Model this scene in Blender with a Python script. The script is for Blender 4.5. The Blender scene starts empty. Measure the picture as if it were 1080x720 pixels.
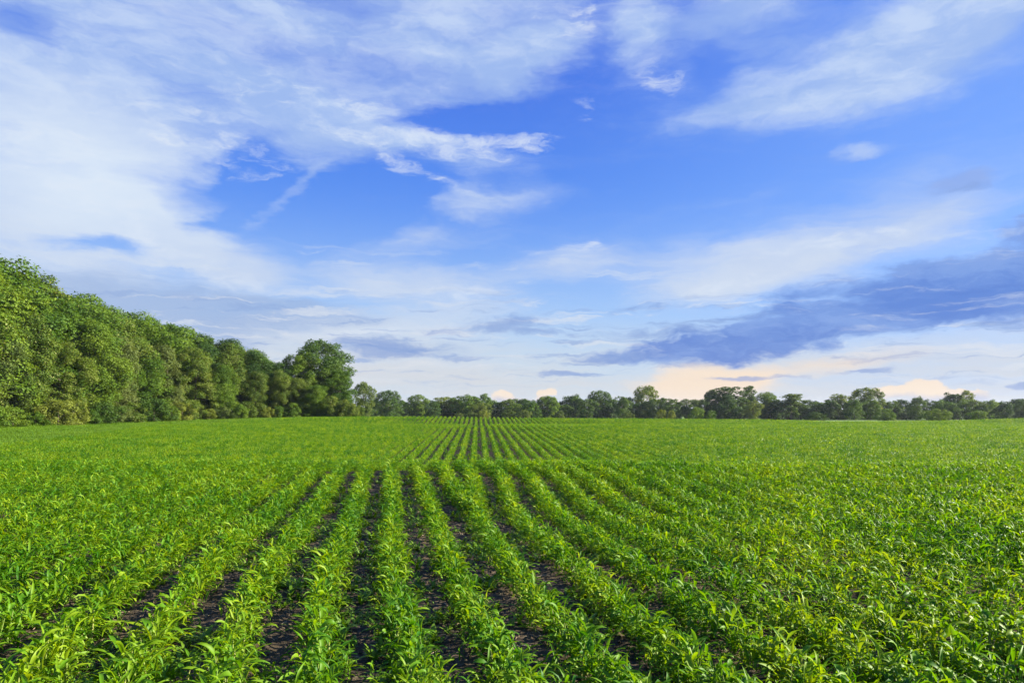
import bpy, math, random
import numpy as np
R = math.radians
random.seed(7)
rng = np.random.default_rng(11)
scene = bpy.context.scene
col = scene.collection

# ------------------------------------------------------------------ camera, light, exposure
CAM_Z = 2.2
F, CX, HY = 720.0, 540.0, 432.0          # focal length, centre column and horizon row of the 1080 px photograph
cd = bpy.data.cameras.new('camera')
cam = bpy.data.objects.new('camera', cd)
col.objects.link(cam)
cam.location = (0, 0, CAM_Z)
cam.rotation_euler = (R(90), 0, 0)
cd.sensor_width = 36
cd.lens = 24
cd.shift_y = 72 / 1080
cd.clip_start = 0.05
cd.clip_end = 20000
scene.camera = cam

SUN_EL, SUN_AZ = R(25), R(84)           # azimuth clockwise from the view direction (+Y): low on the right
sd = bpy.data.lights.new('sun', 'SUN')
sd.energy = 5.0
sd.angle = R(0.6)
sd.color = (1.0, 0.92, 0.76)
sun = bpy.data.objects.new('sun', sd)
col.objects.link(sun)
from mathutils import Vector
sdir = Vector((math.sin(SUN_AZ) * math.cos(SUN_EL), math.cos(SUN_AZ) * math.cos(SUN_EL), math.sin(SUN_EL)))
sun.rotation_euler = sdir.to_track_quat('Z', 'Y').to_euler()
SKY_STRENGTH = 0.10
vs = scene.view_settings
vs.view_transform = 'Standard'
vs.look = 'None'
vs.exposure = 1.6
vs.gamma = 1
vs.use_curve_mapping = False
EXPO = 2 ** vs.exposure
HAZE = 0.00009


def lin(r, g, b):
    f = lambda c: (c / 255 / 12.92) if c / 255 <= 0.04045 else ((c / 255 + 0.055) / 1.055) ** 2.4
    return (f(r), f(g), f(b))


class NT:
    """tiny helper to write node expressions"""
    def __init__(self, tree):
        self.t = tree

    def n(self, typ, **kw):
        nd = self.t.nodes.new(typ)
        for k, v in kw.items():
            setattr(nd, k, v)
        return nd

    def put(self, sock, v):
        if isinstance(v, bpy.types.NodeSocket):
            self.t.links.new(v, sock)
        elif v is not None:
            sock.default_value = v

    def m(self, op, a, b=None, c=None, clamp=False):
        nd = self.n('ShaderNodeMath', operation=op, use_clamp=clamp)
        for i, v in enumerate((a, b, c)):
            self.put(nd.inputs[i], v)
        return nd.outputs[0]

    def vm(self, op, a, b=None, scale=None):
        nd = self.n('ShaderNodeVectorMath', operation=op)
        self.put(nd.inputs[0], a)
        if b is not None:
            self.put(nd.inputs[1], b)
        if scale is not None:
            self.put(nd.inputs['Scale'], scale)
        return nd.outputs['Value'] if op in ('LENGTH', 'DOT_PRODUCT', 'DISTANCE') else nd.outputs[0]

    def comb(self, x, y, z=0.0):
        nd = self.n('ShaderNodeCombineXYZ')
        for i, v in enumerate((x, y, z)):
            self.put(nd.inputs[i], v)
        return nd.outputs[0]

    def sep(self, v):
        nd = self.n('ShaderNodeSeparateXYZ')
        self.put(nd.inputs[0], v)
        return nd.outputs

    def noise(self, vec, scale, detail=4, rough=0.55, dist=0.0, lac=2.0):
        nd = self.n('ShaderNodeTexNoise')
        self.put(nd.inputs['Vector'], vec)
        nd.inputs['Scale'].default_value = scale
        nd.inputs['Detail'].default_value = detail
        nd.inputs['Roughness'].default_value = rough
        nd.inputs['Distortion'].default_value = dist
        nd.inputs['Lacunarity'].default_value = lac
        return nd

    def ss(self, v, a, b, lo=0.0, hi=1.0):
        nd = self.n('ShaderNodeMapRange', interpolation_type='SMOOTHSTEP')
        self.put(nd.inputs['Value'], v)
        for k, x in (('From Min', a), ('From Max', b), ('To Min', lo), ('To Max', hi)):
            nd.inputs[k].default_value = x
        return nd.outputs[0]

    def mix(self, f, a, b, blend='MIX'):
        nd = self.n('ShaderNodeMix', data_type='RGBA', blend_type=blend)
        self.put(nd.inputs[0], f)
        for s, v in ((nd.inputs[6], a), (nd.inputs[7], b)):
            if isinstance(v, tuple) and len(v) == 3:
                v = (*v, 1)
            self.put(s, v)
        return nd.outputs[2]


# ------------------------------------------------------------------ sky
world = bpy.data.worlds.new('World')
scene.world = world
world.use_nodes = True
world.cycles.sampling_method = 'MANUAL'
world.cycles.sample_map_resolution = 512
wt = world.node_tree
wt.nodes.clear()
W = NT(wt)
out = W.n('ShaderNodeOutputWorld')
bg = W.n('ShaderNodeBackground')
bg.inputs['Strength'].default_value = SKY_STRENGTH
wt.links.new(bg.outputs[0], out.inputs[0])
sky = W.n('ShaderNodeTexSky', sky_type='NISHITA')
sky.sun_disc = False
sky.sun_elevation = SUN_EL
sky.sun_rotation = SUN_AZ
sky.altitude = 100
sky.air_density = 1.0
sky.dust_density = 0.6
sky.ozone_density = 3.0
tc = W.n('ShaderNodeTexCoord')
D = tc.outputs['Generated']
dx, dy, dz = W.sep(D)
az = W.m('ARCTAN2', dx, dy)
el = W.m('ARCSINE', dz)
S = W.comb(az, el)
den = W.m('ADD', W.m('MAXIMUM', dz, 0.0), 0.09)
Q = W.comb(W.m('DIVIDE', dx, den), W.m('DIVIDE', dy, den))      # flat cloud deck seen in perspective
# domain warp
w1 = W.noise(W.vm('MULTIPLY', S, (3.0, 7.0, 1)), 1.0, 5, 0.6)
w2 = W.noise(W.vm('MULTIPLY', S, (14.0, 34.0, 1)), 1.0, 4, 0.6)
c1 = W.vm('MULTIPLY', W.vm('SUBTRACT', w1.outputs['Color'], (0.5, 0.5, 0.5)), (0.15, 0.085, 0))
c2 = W.vm('MULTIPLY', W.vm('SUBTRACT', w2.outputs['Color'], (0.5, 0.5, 0.5)), (0.07, 0.03, 0))
SW = W.vm('ADD', W.vm('ADD', S, c1), c2)
SW2 = W.vm('ADD', S, c2)


def ang(px, py):
    a = math.atan((px - CX) / F)
    return a, math.atan((HY - py) / F * math.cos(a))


def blob(vec, px, py, rx, ry, rot=0.0, inner=0.0):
    """soft ellipse in sky directions; rx, ry as half sizes in photo pixels, rot in degrees (up to the right)"""
    a, e = ang(px, py)
    k = math.cos(a) ** 2
    mp = W.n('ShaderNodeMapping', vector_type='TEXTURE')
    W.put(mp.inputs['Vector'], vec)
    mp.inputs['Location'].default_value = (a, e, 0)
    mp.inputs['Rotation'].default_value = (0, 0, R(rot))
    mp.inputs['Scale'].default_value = (rx / F * k, ry / F * math.cos(a), 1)
    ln = W.vm('LENGTH', mp.outputs[0])
    return W.ss(ln, 1.0, inner)


def layer(vec, items):
    acc = None
    v0 = vec
    for q_, it in enumerate(items):
        if q_ and q_ % 5 == 0:      # chained in short groups so that few values are live at once
            mad = W.n('ShaderNodeVectorMath', operation='MULTIPLY_ADD')
            W.put(mad.inputs[0], acc)
            mad.inputs[1].default_value = (1e-9, 1e-9, 0)
            W.put(mad.inputs[2], v0)
            vec = mad.outputs[0]
        b = blob(vec, *it[1:])
        acc = W.m('MULTIPLY', b, it[0]) if acc is None else W.m('MULTIPLY_ADD', b, it[0], acc)
    return acc


# textures
t1 = W.noise(W.vm('MULTIPLY', SW2, (5.0, 13.0, 1)), 1.0, 9, 0.62, 0.35).outputs[0]
t2 = W.noise(W.vm('MULTIPLY', Q, (1.6, 0.9, 1)), 1.0, 9, 0.6, 0.5).outputs[0]
rotS = W.n('ShaderNodeMapping')
W.put(rotS.inputs[0], SW2)
rotS.inputs['Rotation'].default_value = (0, 0, R(-14))
rotS.inputs['Scale'].default_value = (3.2, 30.0, 1)
t3 = W.noise(rotS.outputs[0], 1.0, 7, 0.6, 0.3).outputs[0]
fine = W.noise(W.vm('MULTIPLY', SW2, (22.0, 60.0, 1)), 1.0, 6, 0.65, 0.4).outputs[0]
T = W.m('ADD', W.m('ADD', W.m('MULTIPLY', t1, 0.45), W.m('MULTIPLY', t2, 0.30)), W.m('MULTIPLY', t3, 0.25))
T = W.m('SUBTRACT', T, 0.5)

# clear sky colour
hs = W.n('ShaderNodeHueSaturation')
wt.links.new(sky.outputs[0], hs.inputs['Color'])
hs.inputs['Saturation'].default_value = 1.0
SKYCOL = W.mix(1.0, hs.outputs[0], (1.0, 1.0, 1.0), 'MULTIPLY')
K = 1.0 / (SKY_STRENGTH * EXPO)


def C(r, g, b, s=1.0):
    return tuple(v * K * s for v in lin(r, g, b))


# deep blue aloft, pale towards the horizon, pushed with the sky texture's own luminance
elr = W.ss(el, 0.0, 0.62)
deep = W.mix(W.ss(el, 0.02, 0.34), C(176, 206, 236), C(80, 142, 242))
deep = W.mix(W.ss(el, 0.18, 0.55), deep, C(50, 102, 226))
deep = W.mix(W.m('MULTIPLY', W.ss(az, 0.0, 0.65), 0.52), deep, C(120, 168, 252))
base = W.mix(0.88, SKYCOL, deep)

# high white veil
veil = layer(SW, [
    (0.95, 150, 30, 560, 150, -4, 0.35), (1.1, 60, 170, 260, 140, -12, 0.1), (0.6, 0, 250, 260, 90, 0, 0.1),
    (0.75, 380, 135, 270, 40, -13, 0.1), (0.45, 450, 205, 170, 26, -8, 0.1), (0.85, 520, 20, 170, 75, 0, 0.2),
    (0.75, 668, 25, 50, 60, 0, 0.1), (0.7, 560, 65, 80, 36, 10, 0.1),
    (1.05, 870, 84, 310, 62, 16, 0.1), (1.0, 1040, 18, 240, 66, 14, 0.1), (0.4, 980, 190, 200, 40, 6, 0.1), (0.5, 740, 20, 120, 40, 20, 0.1), (0.5, 800, 30, 150, 60, 22, 0.0), (0.3, 760, 110, 160, 30, 4, 0.0),
    (0.6, 400, 250, 180, 28, 3, 0.1), (0.85, 440, 303, 190, 38, -3, 0.1), (0.9, 235, 285, 100, 40, -12, 0.1), (0.8, 150, 240, 100, 44, -25, 0.1),
    (0.45, 520, 215, 120, 26, 4, 0.1), (0.5, 620, 272, 150, 26, 6, 0.1), (0.95, 850, 258, 270, 50, 7, 0.1), (0.8, 790, 302, 170, 30, 5, 0.1), (0.5, 1000, 225, 160, 30, 10, 0.1),
    (0.75, 330, 385, 420, 50, 0, 0.1), (0.8, 420, 345, 240, 26, 3, 0.1), (0.5, 120, 320, 260, 60, 0, 0.2),
    (-1.1, 272, 178, 60, 34, 20, 0.1), (-1.5, 385, 215, 130, 48, 18, 0.1), (-0.5, 235, 232, 50, 14, 30, 0.1), (0.45, 300, 205, 90, 12, 38, 0.1), (-1.0, 490, 122, 120, 26, 6, 0.1),
    (-0.85, 110, 262, 90, 15, 0, 0.1), (-0.35, 235, 95, 90, 24, 0, 0.1), (-0.4, 30, 20, 60, 40, 0, 0.1),
    (-0.55, 760, 160, 170, 50, 10, 0.2), (-0.4, 750, 65, 50, 26, 10, 0.1),
])
crisp = layer(SW2, [
    (1.0, 480, 152, 110, 20, -3, 0.1), (0.85, 420, 168, 120, 14, -18, 0.1), (0.62, 615, 116, 20, 22, 35, 0.1), (0.55, 700, 86, 46, 24, -30, 0.1),
    (0.8, 560, 150, 50, 13, 0, 0.1), 
    (0.7, 240, 292, 90, 26, -14, 0.1), (0.7, 150, 250, 66, 32, -35, 0.1), (0.65, 470, 308, 110, 17, 3, 0.1), (0.5, 600, 262, 80, 11, 10, 0.1),
    (0.55, 770, 301, 90, 13, 8, 0.1), (0.6, 880, 256, 140, 18, 10, 0.1), (0.55, 60, 170, 150, 80, -10, 0.1), (0.5, 220, 150, 190, 40, -12, 0.1),
    (0.7, 1060, 316, 60, 12, 0, 0.1), (0.75, 420, 348, 190, 10, 4, 0.1), (0.45, 1065, 262, 50, 16, 0, 0.1),
    (0.5, 600, 20, 60, 40, 0, 0.1), (0.4, 320, 100, 200, 30, -5, 0.1),
])
cir = W.n('ShaderNodeMapping')          # feathery cirrus drawn out up to the right
W.put(cir.inputs[0], SW)
cir.inputs['Rotation'].default_value = (0, 0, R(-17))
cir.inputs['Scale'].default_value = (2.2, 17.0, 1)
cir_n = W.noise(cir.outputs[0], 1.0, 8, 0.66, 0.6).outputs[0]
cir_a = W.m('SUBTRACT', cir_n, 0.5)
va = W.ss(W.m('ADD', W.m('ADD', veil, W.m('MULTIPLY', T, 1.3)), W.m('MULTIPLY_ADD', cir_a, 1.5, 0.06)), -0.02, 1.25)
fd = W.m('SUBTRACT', W.m('ADD', W.m('MULTIPLY', fine, 0.6), W.m('MULTIPLY', t3, 0.4)), 0.5)
ca = W.ss(W.m('ADD', W.m('MULTIPLY', crisp, 0.85), W.m('MULTIPLY', fd, 3.6)), 0.2, 1.15)
ca = W.m('MULTIPLY', ca, W.ss(crisp, 0.0, 0.35))
veilcol = W.mix(W.ss(W.m('ADD', t1, W.m('MULTIPLY', fd, 0.5)), 0.38, 0.66), C(164, 192, 240), C(200, 219, 247))
veilcol = W.mix(W.ss(el, 0.40, 0.10), veilcol, C(214, 224, 238))
white_left = blob(SW, 90, 180, 270, 130, -10, 0.0)
veilcol = W.mix(W.m('MULTIPLY', white_left, 0.85), veilcol, C(232, 243, 250))
c = W.mix(W.m('MULTIPLY', va, 0.90), base, veilcol)
c = W.mix(W.m('MULTIPLY', ca, 0.78), c, C(222, 233, 248))
soft = layer(SW2, [(0.9, 1015, 190, 62, 17, 2, 0.1), (0.35, 880, 165, 120, 14, -4, 0.1)])
soft2 = layer(SW2, [(1.0, 905, 158, 52, 13, -8, 0.1), (0.6, 1000, 180, 60, 8, 2, 0.1)])
c = W.mix(W.m('MULTIPLY', W.ss(W.m('ADD', soft, W.m('MULTIPLY', fd, 1.2)), 0.1, 1.0), 0.6), c, C(146, 172, 228))
c = W.mix(W.m('MULTIPLY', W.m('MULTIPLY', W.ss(W.m('ADD', soft2, W.m('MULTIPLY', fd, 1.8)), 0.2, 1.2), W.ss(soft2, 0.0, 0.3)), 0.7), c, C(186, 208, 246))
# creamy horizon band
hz = W.m('MULTIPLY', W.ss(el, 0.15, 0.03), 0.85)
c = W.mix(W.m('MULTIPLY', hz, W.ss(t3, 0.34, 0.58, 0.55, 1.0)), c, C(214, 216, 220))
# grey lower-left mass
gm = layer(SW, [(0.9, 150, 325, 300, 46, -4, 0.2), (0.7, 420, 368, 120, 14, 0, 0.1), (0.5, 330, 335, 200, 20, -4, 0.1)])
c = W.mix(W.m('MULTIPLY', W.ss(W.m('ADD', gm, W.m('MULTIPLY', T, 1.0)), 0.1, 0.9), 0.75), c, C(158, 182, 222))
# thin horizontal shreds, pale and grey, low in the sky
h1 = W.noise(W.vm('MULTIPLY', SW2, (5.5, 60.0, 1)), 1.0, 6, 0.62, 0.25).outputs[0]
h2 = W.noise(W.vm('ADD', W.vm('MULTIPLY', SW2, (7.0, 85.0, 1)), (31.0, 7.0, 0)), 1.0, 6, 0.62, 0.25).outputs[0]
bnd = W.m('MULTIPLY', W.ss(el, 0.015, 0.06), W.ss(el, 0.20, 0.11))
c = W.mix(W.m('MULTIPLY', W.m('MULTIPLY', W.ss(h1, 0.52, 0.66), bnd), 0.6), c, C(226, 230, 236))
c = W.mix(W.m('MULTIPLY', W.m('MULTIPLY', W.ss(h2, 0.53, 0.66), bnd), 0.65), c, C(140, 168, 218))
# warm sunset cloud low behind the trees
gl = layer(SW2, [(1.1, 742, 406, 104, 32, 3, 0.35), (0.6, 860, 386, 170, 18, 6, 0.1)])
c = W.mix(W.m('MULTIPLY', W.ss(W.m('ADD', gl, W.m('MULTIPLY', fd, 0.7)), 0.0, 1.15), 0.85), c, C(252, 228, 200))
# low cumulus puffs with warm tops and mauve bases
pn = W.noise(S, 55.0, 7, 0.62).outputs[0]
pn2 = W.noise(S, 30.0, 6, 0.6).outputs[1]
SP0 = W.vm('ADD', S, W.vm('MULTIPLY', W.vm('SUBTRACT', pn2, (0.5, 0.5, 0.5)), (0.03, 0.022, 0)))
pe = W.sep(SP0)[1]
pf = layer(SP0, [(0.9, 975, 410, 36, 14, 0, 0.3), (0.8, 940, 414, 34, 9, 0, 0.3), (0.8, 1015, 416, 36, 8, -4, 0.3), (0.8, 531, 417, 15, 8, 0, 0.3), (0.7, 577, 414, 16, 7, 20, 0.3), (0.45, 556, 423, 40, 7, 0, 0.3), (0.7, 1000, 424, 70, 9, 0, 0.3)])
pcol = W.mix(W.ss(pe, ang(980, 423)[1], ang(980, 413)[1]), C(192, 196, 216), C(254, 232, 206))
pa = W.m('MULTIPLY', W.ss(W.m('ADD', pf, W.m('MULTIPLY', W.m('SUBTRACT', pn, 0.5), 1.2)), 0.15, 0.6), W.ss(pf, 0.0, 0.12))
c = W.mix(W.m('MULTIPLY', pa, 0.85), c, pcol)
# long blue-grey bank on the right and its shreds
bk = layer(SW, [
    (1.0, 930, 326, 260, 50, 6, 0.25), (0.85, 740, 366, 180, 22, 3, 0.2), (0.85, 1070, 290, 200, 50, 6, 0.2), (0.6, 1090, 238, 110, 26, 14, 0.1),
    (0.5, 1120, 330, 120, 24, 0, 0.1), (-0.45, 1075, 316, 50, 10, 0, 0.1), (-0.35, 880, 321, 60, 7, 0, 0.1)])
bk2 = layer(SW2, [
    (0.9, 400, 366, 80, 17, 0, 0.2), (0.7, 490, 377, 65, 6, -2, 0.2), (0.75, 600, 393, 75, 6, 0, 0.2), (0.7, 540, 340, 90, 13, 0, 0.1),
    (0.6, 480, 348, 90, 8, 0, 0.1), (0.8, 800, 398, 95, 5, 0, 0.1), (0.7, 905, 391, 60, 5, 2, 0.1), (0.9, 1078, 405, 30, 7, 0, 0.1),
    (0.8, 650, 378, 80, 9, 0, 0.1), (0.5, 1015, 198, 56, 10, 0, 0.1), (0.6, 570, 352, 80, 6, 0, 0.1), (0.6, 690, 350, 100, 10, 3, 0.1), (0.5, 240, 365, 100, 8, 0, 0.1), (0.5, 680, 325, 80, 8, 3, 0.1)])
ba = W.ss(W.m('ADD', bk, W.m('MULTIPLY', fd, 2.3)), 0.16, 0.90)
ba = W.m('MULTIPLY', ba, W.ss(bk, 0.0, 0.3))
bb = W.m('MULTIPLY', W.ss(W.m('ADD', bk2, W.m('MULTIPLY', fd, 2.6)), 0.15, 0.85), W.ss(bk2, 0.0, 0.25))
bcol = W.mix(W.ss(W.m('ADD', t1, W.m('MULTIPLY', fd, 0.8)), 0.36, 0.68), C(84, 126, 210), C(126, 160, 226))
bcol = W.mix(W.ss(el, 0.16, 0.27), bcol, C(144, 168, 224))
c = W.mix(W.m('MULTIPLY', ba, 0.88), c, bcol)
c = W.mix(W.m('MULTIPLY', bb, 0.66), c, C(126, 156, 214))
slit = W.m('MULTIPLY', W.ss(W.m('ADD', h1, W.m('MULTIPLY', cir_a, 0.3)), 0.55, 0.68), W.m('MULTIPLY', W.ss(el, 0.08, 0.12), W.ss(el, 0.27, 0.18)))
c = W.mix(W.m('MULTIPLY', slit, 0.45), c, C(212, 224, 240))
wt.links.new(c, bg.inputs['Color'])


# ------------------------------------------------------------------ helpers
def tag(o, label=None, cat=None, group=None, kind=None):
    for k, v in (('label', label), ('category', cat), ('group', group), ('kind', kind)):
        if v:
            o[k] = v
    return o


def mesh(name, verts, faces, mat=None, smooth=False):
    me = bpy.data.meshes.new(name)
    verts = np.asarray(verts, dtype=np.float32)
    if isinstance(faces, np.ndarray):
        nf, k = faces.shape
        me.vertices.add(len(verts))
        me.vertices.foreach_set('co', verts.ravel())
        me.loops.add(nf * k)
        me.loops.foreach_set('vertex_index', faces.astype(np.int32).ravel())
        me.polygons.add(nf)
        me.polygons.foreach_set('loop_start', np.arange(nf, dtype=np.int32) * k)
        me.update(calc_edges=True)
    else:
        me.from_pydata([tuple(v) for v in verts], [], [tuple(f) for f in faces])
        me.update()
    if mat:
        me.materials.append(mat)
    if smooth:
        me.polygons.foreach_set('use_smooth', np.ones(len(me.polygons), dtype=bool))
    return me


def link(name, me, parent=None):
    o = bpy.data.objects.new(name, me)
    col.objects.link(o)
    if parent:
        o.parent = parent
    return o


def hash2(ix, iy, seed):
    h = (ix.astype(np.int64) * 374761393 + iy.astype(np.int64) * 668265263 + seed * 1442695041) & 0x7fffffff
    h = ((h ^ (h >> 13)) * 1274126177) & 0x7fffffff
    return ((h ^ (h >> 16)) & 0xffff) / 65535.0


def vnoise(x, y, seed=0):
    x = np.asarray(x, float)
    y = np.asarray(y, float)
    ix, iy = np.floor(x), np.floor(y)
    fx, fy = x - ix, y - iy
    fx, fy = fx * fx * (3 - 2 * fx), fy * fy * (3 - 2 * fy)
    a, b = hash2(ix, iy, seed), hash2(ix + 1, iy, seed)
    c_, d = hash2(ix, iy + 1, seed), hash2(ix + 1, iy + 1, seed)
    return (a * (1 - fx) + b * fx) * (1 - fy) + (c_ * (1 - fx) + d * fx) * fy


def fbm(x, y, octv=4, seed=0):
    s, a, t = 0, 0.5, 0
    for i in range(octv):
        s = s + a * vnoise(x * 2 ** i, y * 2 ** i, seed + i)
        t += a
        a *= 0.5
    return s / t


# terrain: soil level below the camera, by distance (rows) and sideways position (columns)
TX = np.array([-60, -34, -17, 15, 36, 54, 69, 82], float)
TY = np.array([-40, 4.4, 8.8, 12, 16, 19.4, 22.5, 27, 35, 49, 63, 76, 82, 92, 100, 108, 118, 135, 200, 300, 6000], float)
TC = [2.2, 2.17, 2.0, 2.02, 1.96, 1.90, 2.06, 2.66, 2.95, 2.67, 2.40, 2.11, 2.19, 2.32, 1.96]
TL = [2.2, 2.17, 2.0, 2.02, 1.98, 1.95, 2.06, 2.50, 2.85, 2.65, 2.42, 2.22, 2.18, 2.10, 2.02]
TR = [2.2, 2.17, 2.0, 2.02, 1.98, 1.95, 2.10, 2.50, 2.72, 2.62, 2.50, 2.42, 2.44, 2.46, 2.38]
e108 = [1.95, 1.55, 1.47, 1.77, 1.92, 2.24, 2.09, 1.77]
e118 = [1.88, 1.55, 1.60, 1.90, 2.05, 2.40, 2.25, 1.95]
tab = np.zeros((len(TY), len(TX)))
for j, x in enumerate(TX):
    src = TL if x < -40 else TC if x < 20 else TR
    for i in range(15):
        if x == 36:
            tab[i, j] = (TC[i] + TR[i]) / 2
        elif x == -34:
            tab[i, j] = (TC[i] + TL[i]) / 2
        else:
            tab[i, j] = src[i]
    tab[15, j] = e108[j]
    tab[16, j] = e118[j]
    tab[17, j] = 1.5 if j < 2 else 2.6
    tab[18, j] = 3.2
    tab[19, j] = 4.2
    tab[20, j] = 6.0


def interp_pchip(xk, yk, x):
    """monotone cubic, columns of yk"""
    h = np.diff(xk)[:, None]
    dl = np.diff(yk, axis=0) / h
    m = np.zeros_like(yk)
    m[0], m[-1] = dl[0], dl[-1]
    s = dl[:-1] * dl[1:]
    m[1:-1] = np.where(s > 0, 2 * s / (dl[:-1] + dl[1:] + 1e-12 * (s <= 0)), 0)
    i = np.clip(np.searchsorted(xk, x) - 1, 0, len(xk) - 2)
    t = ((x - xk[i]) / (xk[i + 1] - xk[i]))[:, None]
    hh = (xk[i + 1] - xk[i])[:, None]
    return (2 * t**3 - 3 * t**2 + 1) * yk[i] + (t**3 - 2 * t**2 + t) * hh * m[i] + (-2 * t**3 + 3 * t**2) * yk[i + 1] + (t**3 - t**2) * hh * m[i + 1]


def ground(x, y):
    x = np.atleast_1d(np.asarray(x, float)).copy()
    y = np.atleast_1d(np.asarray(y, float))
    shp = np.broadcast(x, y).shape
    x = np.broadcast_to(x, shp).ravel()
    y = np.broadcast_to(y, shp).ravel()
    # the crests wander a little sideways
    yy = np.clip(y + (fbm(x / 14 + 50, x * 0 + 3, 2, 5) - 0.5) * 2.2 * np.clip((y - 10) / 8, 0, 1), -40, 6000)
    rows = interp_pchip(TY, tab, yy)
    xc = np.clip(x, TX[0], TX[-1])
    j = np.clip(np.searchsorted(TX, xc) - 1, 0, len(TX) - 2)
    t = (xc - TX[j]) / (TX[j + 1] - TX[j])
    t = t * t * (3 - 2 * t)
    z = rows[np.arange(len(x)), j] * (1 - t) + rows[np.arange(len(x)), j + 1] * t
    far = np.clip((np.hypot(x, y) - 140) / 400, 0, 1)
    z = z - 0.07
    return (CAM_Z - z + far * (fbm(x / 160, y / 160, 3, 9) - 0.5) * 2.0).reshape(shp)


def gz(x, y):
    return float(ground([x], [y])[0])


def px(x, d):
    return (x - CX) / F * d


# ------------------------------------------------------------------ materials
def new_mat(name):
    m = bpy.data.materials.new(name)
    m.use_nodes = True
    m.node_tree.nodes.clear()
    n = NT(m.node_tree)
    o = n.n('ShaderNodeOutputMaterial')
    return m, n, o


def leaf_mat(name, cols, translucent=0.4, rough=0.5, spec=0.3, noise_scale=0.35, island=0.5, objvar=0.6, trans_tint=(1.5, 1.35, 0.5), yellow=None):
    """cols: dark, mid, light base colours"""
    m, n, o = new_mat(name)
    geo = n.n('ShaderNodeNewGeometry')
    oi = n.n('ShaderNodeObjectInfo')
    tcn = n.n('ShaderNodeTexCoord')
    nz = n.noise(geo.outputs['Position'], noise_scale, 3, 0.6).outputs[0]
    f = n.m('ADD', n.m('MULTIPLY', geo.outputs['Random Per Island'], island), n.m('MULTIPLY', oi.outputs['Random'], objvar))
    f = n.m('ADD', f, n.m('MULTIPLY', n.m('SUBTRACT', nz, 0.5), 1.6))
    f = n.m('DIVIDE', f, island + objvar)
    ramp = n.n('ShaderNodeValToRGB')
    e = ramp.color_ramp.elements
    e[0].position, e[0].color = 0.05, (*cols[0], 1)
    e[1].position, e[1].color = 0.95, (*cols[2], 1)
    x = e.new(0.5)
    x.color = (*cols[1], 1)
    n.put(ramp.inputs[0], f)
    c_ = ramp.outputs[0]
    if yellow:
        r2 = n.m('FRACT', n.m('MULTIPLY', geo.outputs['Random Per Island'], 57.31))
        c_ = n.mix(n.ss(r2, yellow[0], min(yellow[0] + 0.02, 1.0)), c_, yellow[1])
    p = n.n('ShaderNodeBsdfPrincipled')
    n.put(p.inputs['Base Color'], c_)
    p.inputs['Roughness'].default_value = rough
    p.inputs['Specular IOR Level'].default_value = spec
    tr = n.n('ShaderNodeBsdfTranslucent')
    n.put(tr.inputs['Color'], n.mix(1.0, c_, trans_tint, 'MULTIPLY'))
    mx = n.n('ShaderNodeMixShader')
    mx.inputs[0].default_value = translucent
    m.node_tree.links.new(p.outputs[0], mx.inputs[1])
    m.node_tree.links.new(tr.outputs[0], mx.inputs[2])
    m.node_tree.links.new(mx.outputs[0], o.inputs[0])
    return m


M_CORN = leaf_mat('corn_leaf', ((0.038, 0.145, 0.004), (0.112, 0.252, 0.006), (0.235, 0.345, 0.009)), 0.41, 0.5, 0.22, 0.4, 0.75, 0.3, (1.65, 1.4, 0.3), (0.98, (0.36, 0.42, 0.12)))
M_STALK = leaf_mat('corn_stalk', ((0.12, 0.2, 0.03), (0.2, 0.28, 0.05), (0.32, 0.32, 0.1)), 0.1, 0.5, 0.3, 0.5)
M_TREE = [
    leaf_mat('leaf_mid_green', ((0.038, 0.092, 0.006), (0.086, 0.162, 0.009), (0.15, 0.22, 0.016)), 0.35, 0.6, 0.2, 0.28, 0.5, 0.5),
    leaf_mat('leaf_olive', ((0.050, 0.098, 0.008), (0.103, 0.162, 0.013), (0.18, 0.215, 0.030)), 0.35, 0.6, 0.2, 0.4, 0.6, 0.5, (1.5, 1.35, 0.5), (0.93, (0.24, 0.26, 0.08))),
    leaf_mat('leaf_dark_green', ((0.025, 0.064, 0.008), (0.048, 0.102, 0.011), (0.084, 0.140, 0.016)), 0.3, 0.6, 0.2, 0.3, 0.5, 0.5),
    leaf_mat('leaf_pale_green', ((0.050, 0.088, 0.015), (0.092, 0.138, 0.026), (0.15, 0.19, 0.045)), 0.4, 0.6, 0.2, 0.4, 0.5, 0.5),
    leaf_mat('leaf_yellow_green', ((0.08, 0.11, 0.012), (0.15, 0.19, 0.022), (0.22, 0.26, 0.04)), 0.4, 0.6, 0.2, 0.6, 0.6, 0.4),
]
M_GRASS = leaf_mat('grass_blade', ((0.075, 0.17, 0.008), (0.125, 0.24, 0.012), (0.19, 0.30, 0.02)), 0.4, 0.5, 0.3, 0.3, 0.5, 0.5)

m, n, o = new_mat('bark')
tcn = n.n('ShaderNodeTexCoord')
nz = n.noise(n.vm('MULTIPLY', tcn.outputs['Object'], (6, 6, 1.2)), 1.5, 5, 0.65).outputs[0]
p = n.n('ShaderNodeBsdfPrincipled')
n.put(p.inputs['Base Color'], n.mix(nz, (0.05, 0.038, 0.026), (0.16, 0.13, 0.095)))
p.inputs['Roughness'].default_value = 0.9
bp = n.n('ShaderNodeBump')
bp.inputs['Strength'].default_value = 0.6
n.put(bp.inputs['Height'], nz)
n.put(p.inputs['Normal'], bp.outputs[0])
n.put(o.inputs[0], p.outputs[0])
M_BARK = m

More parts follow.
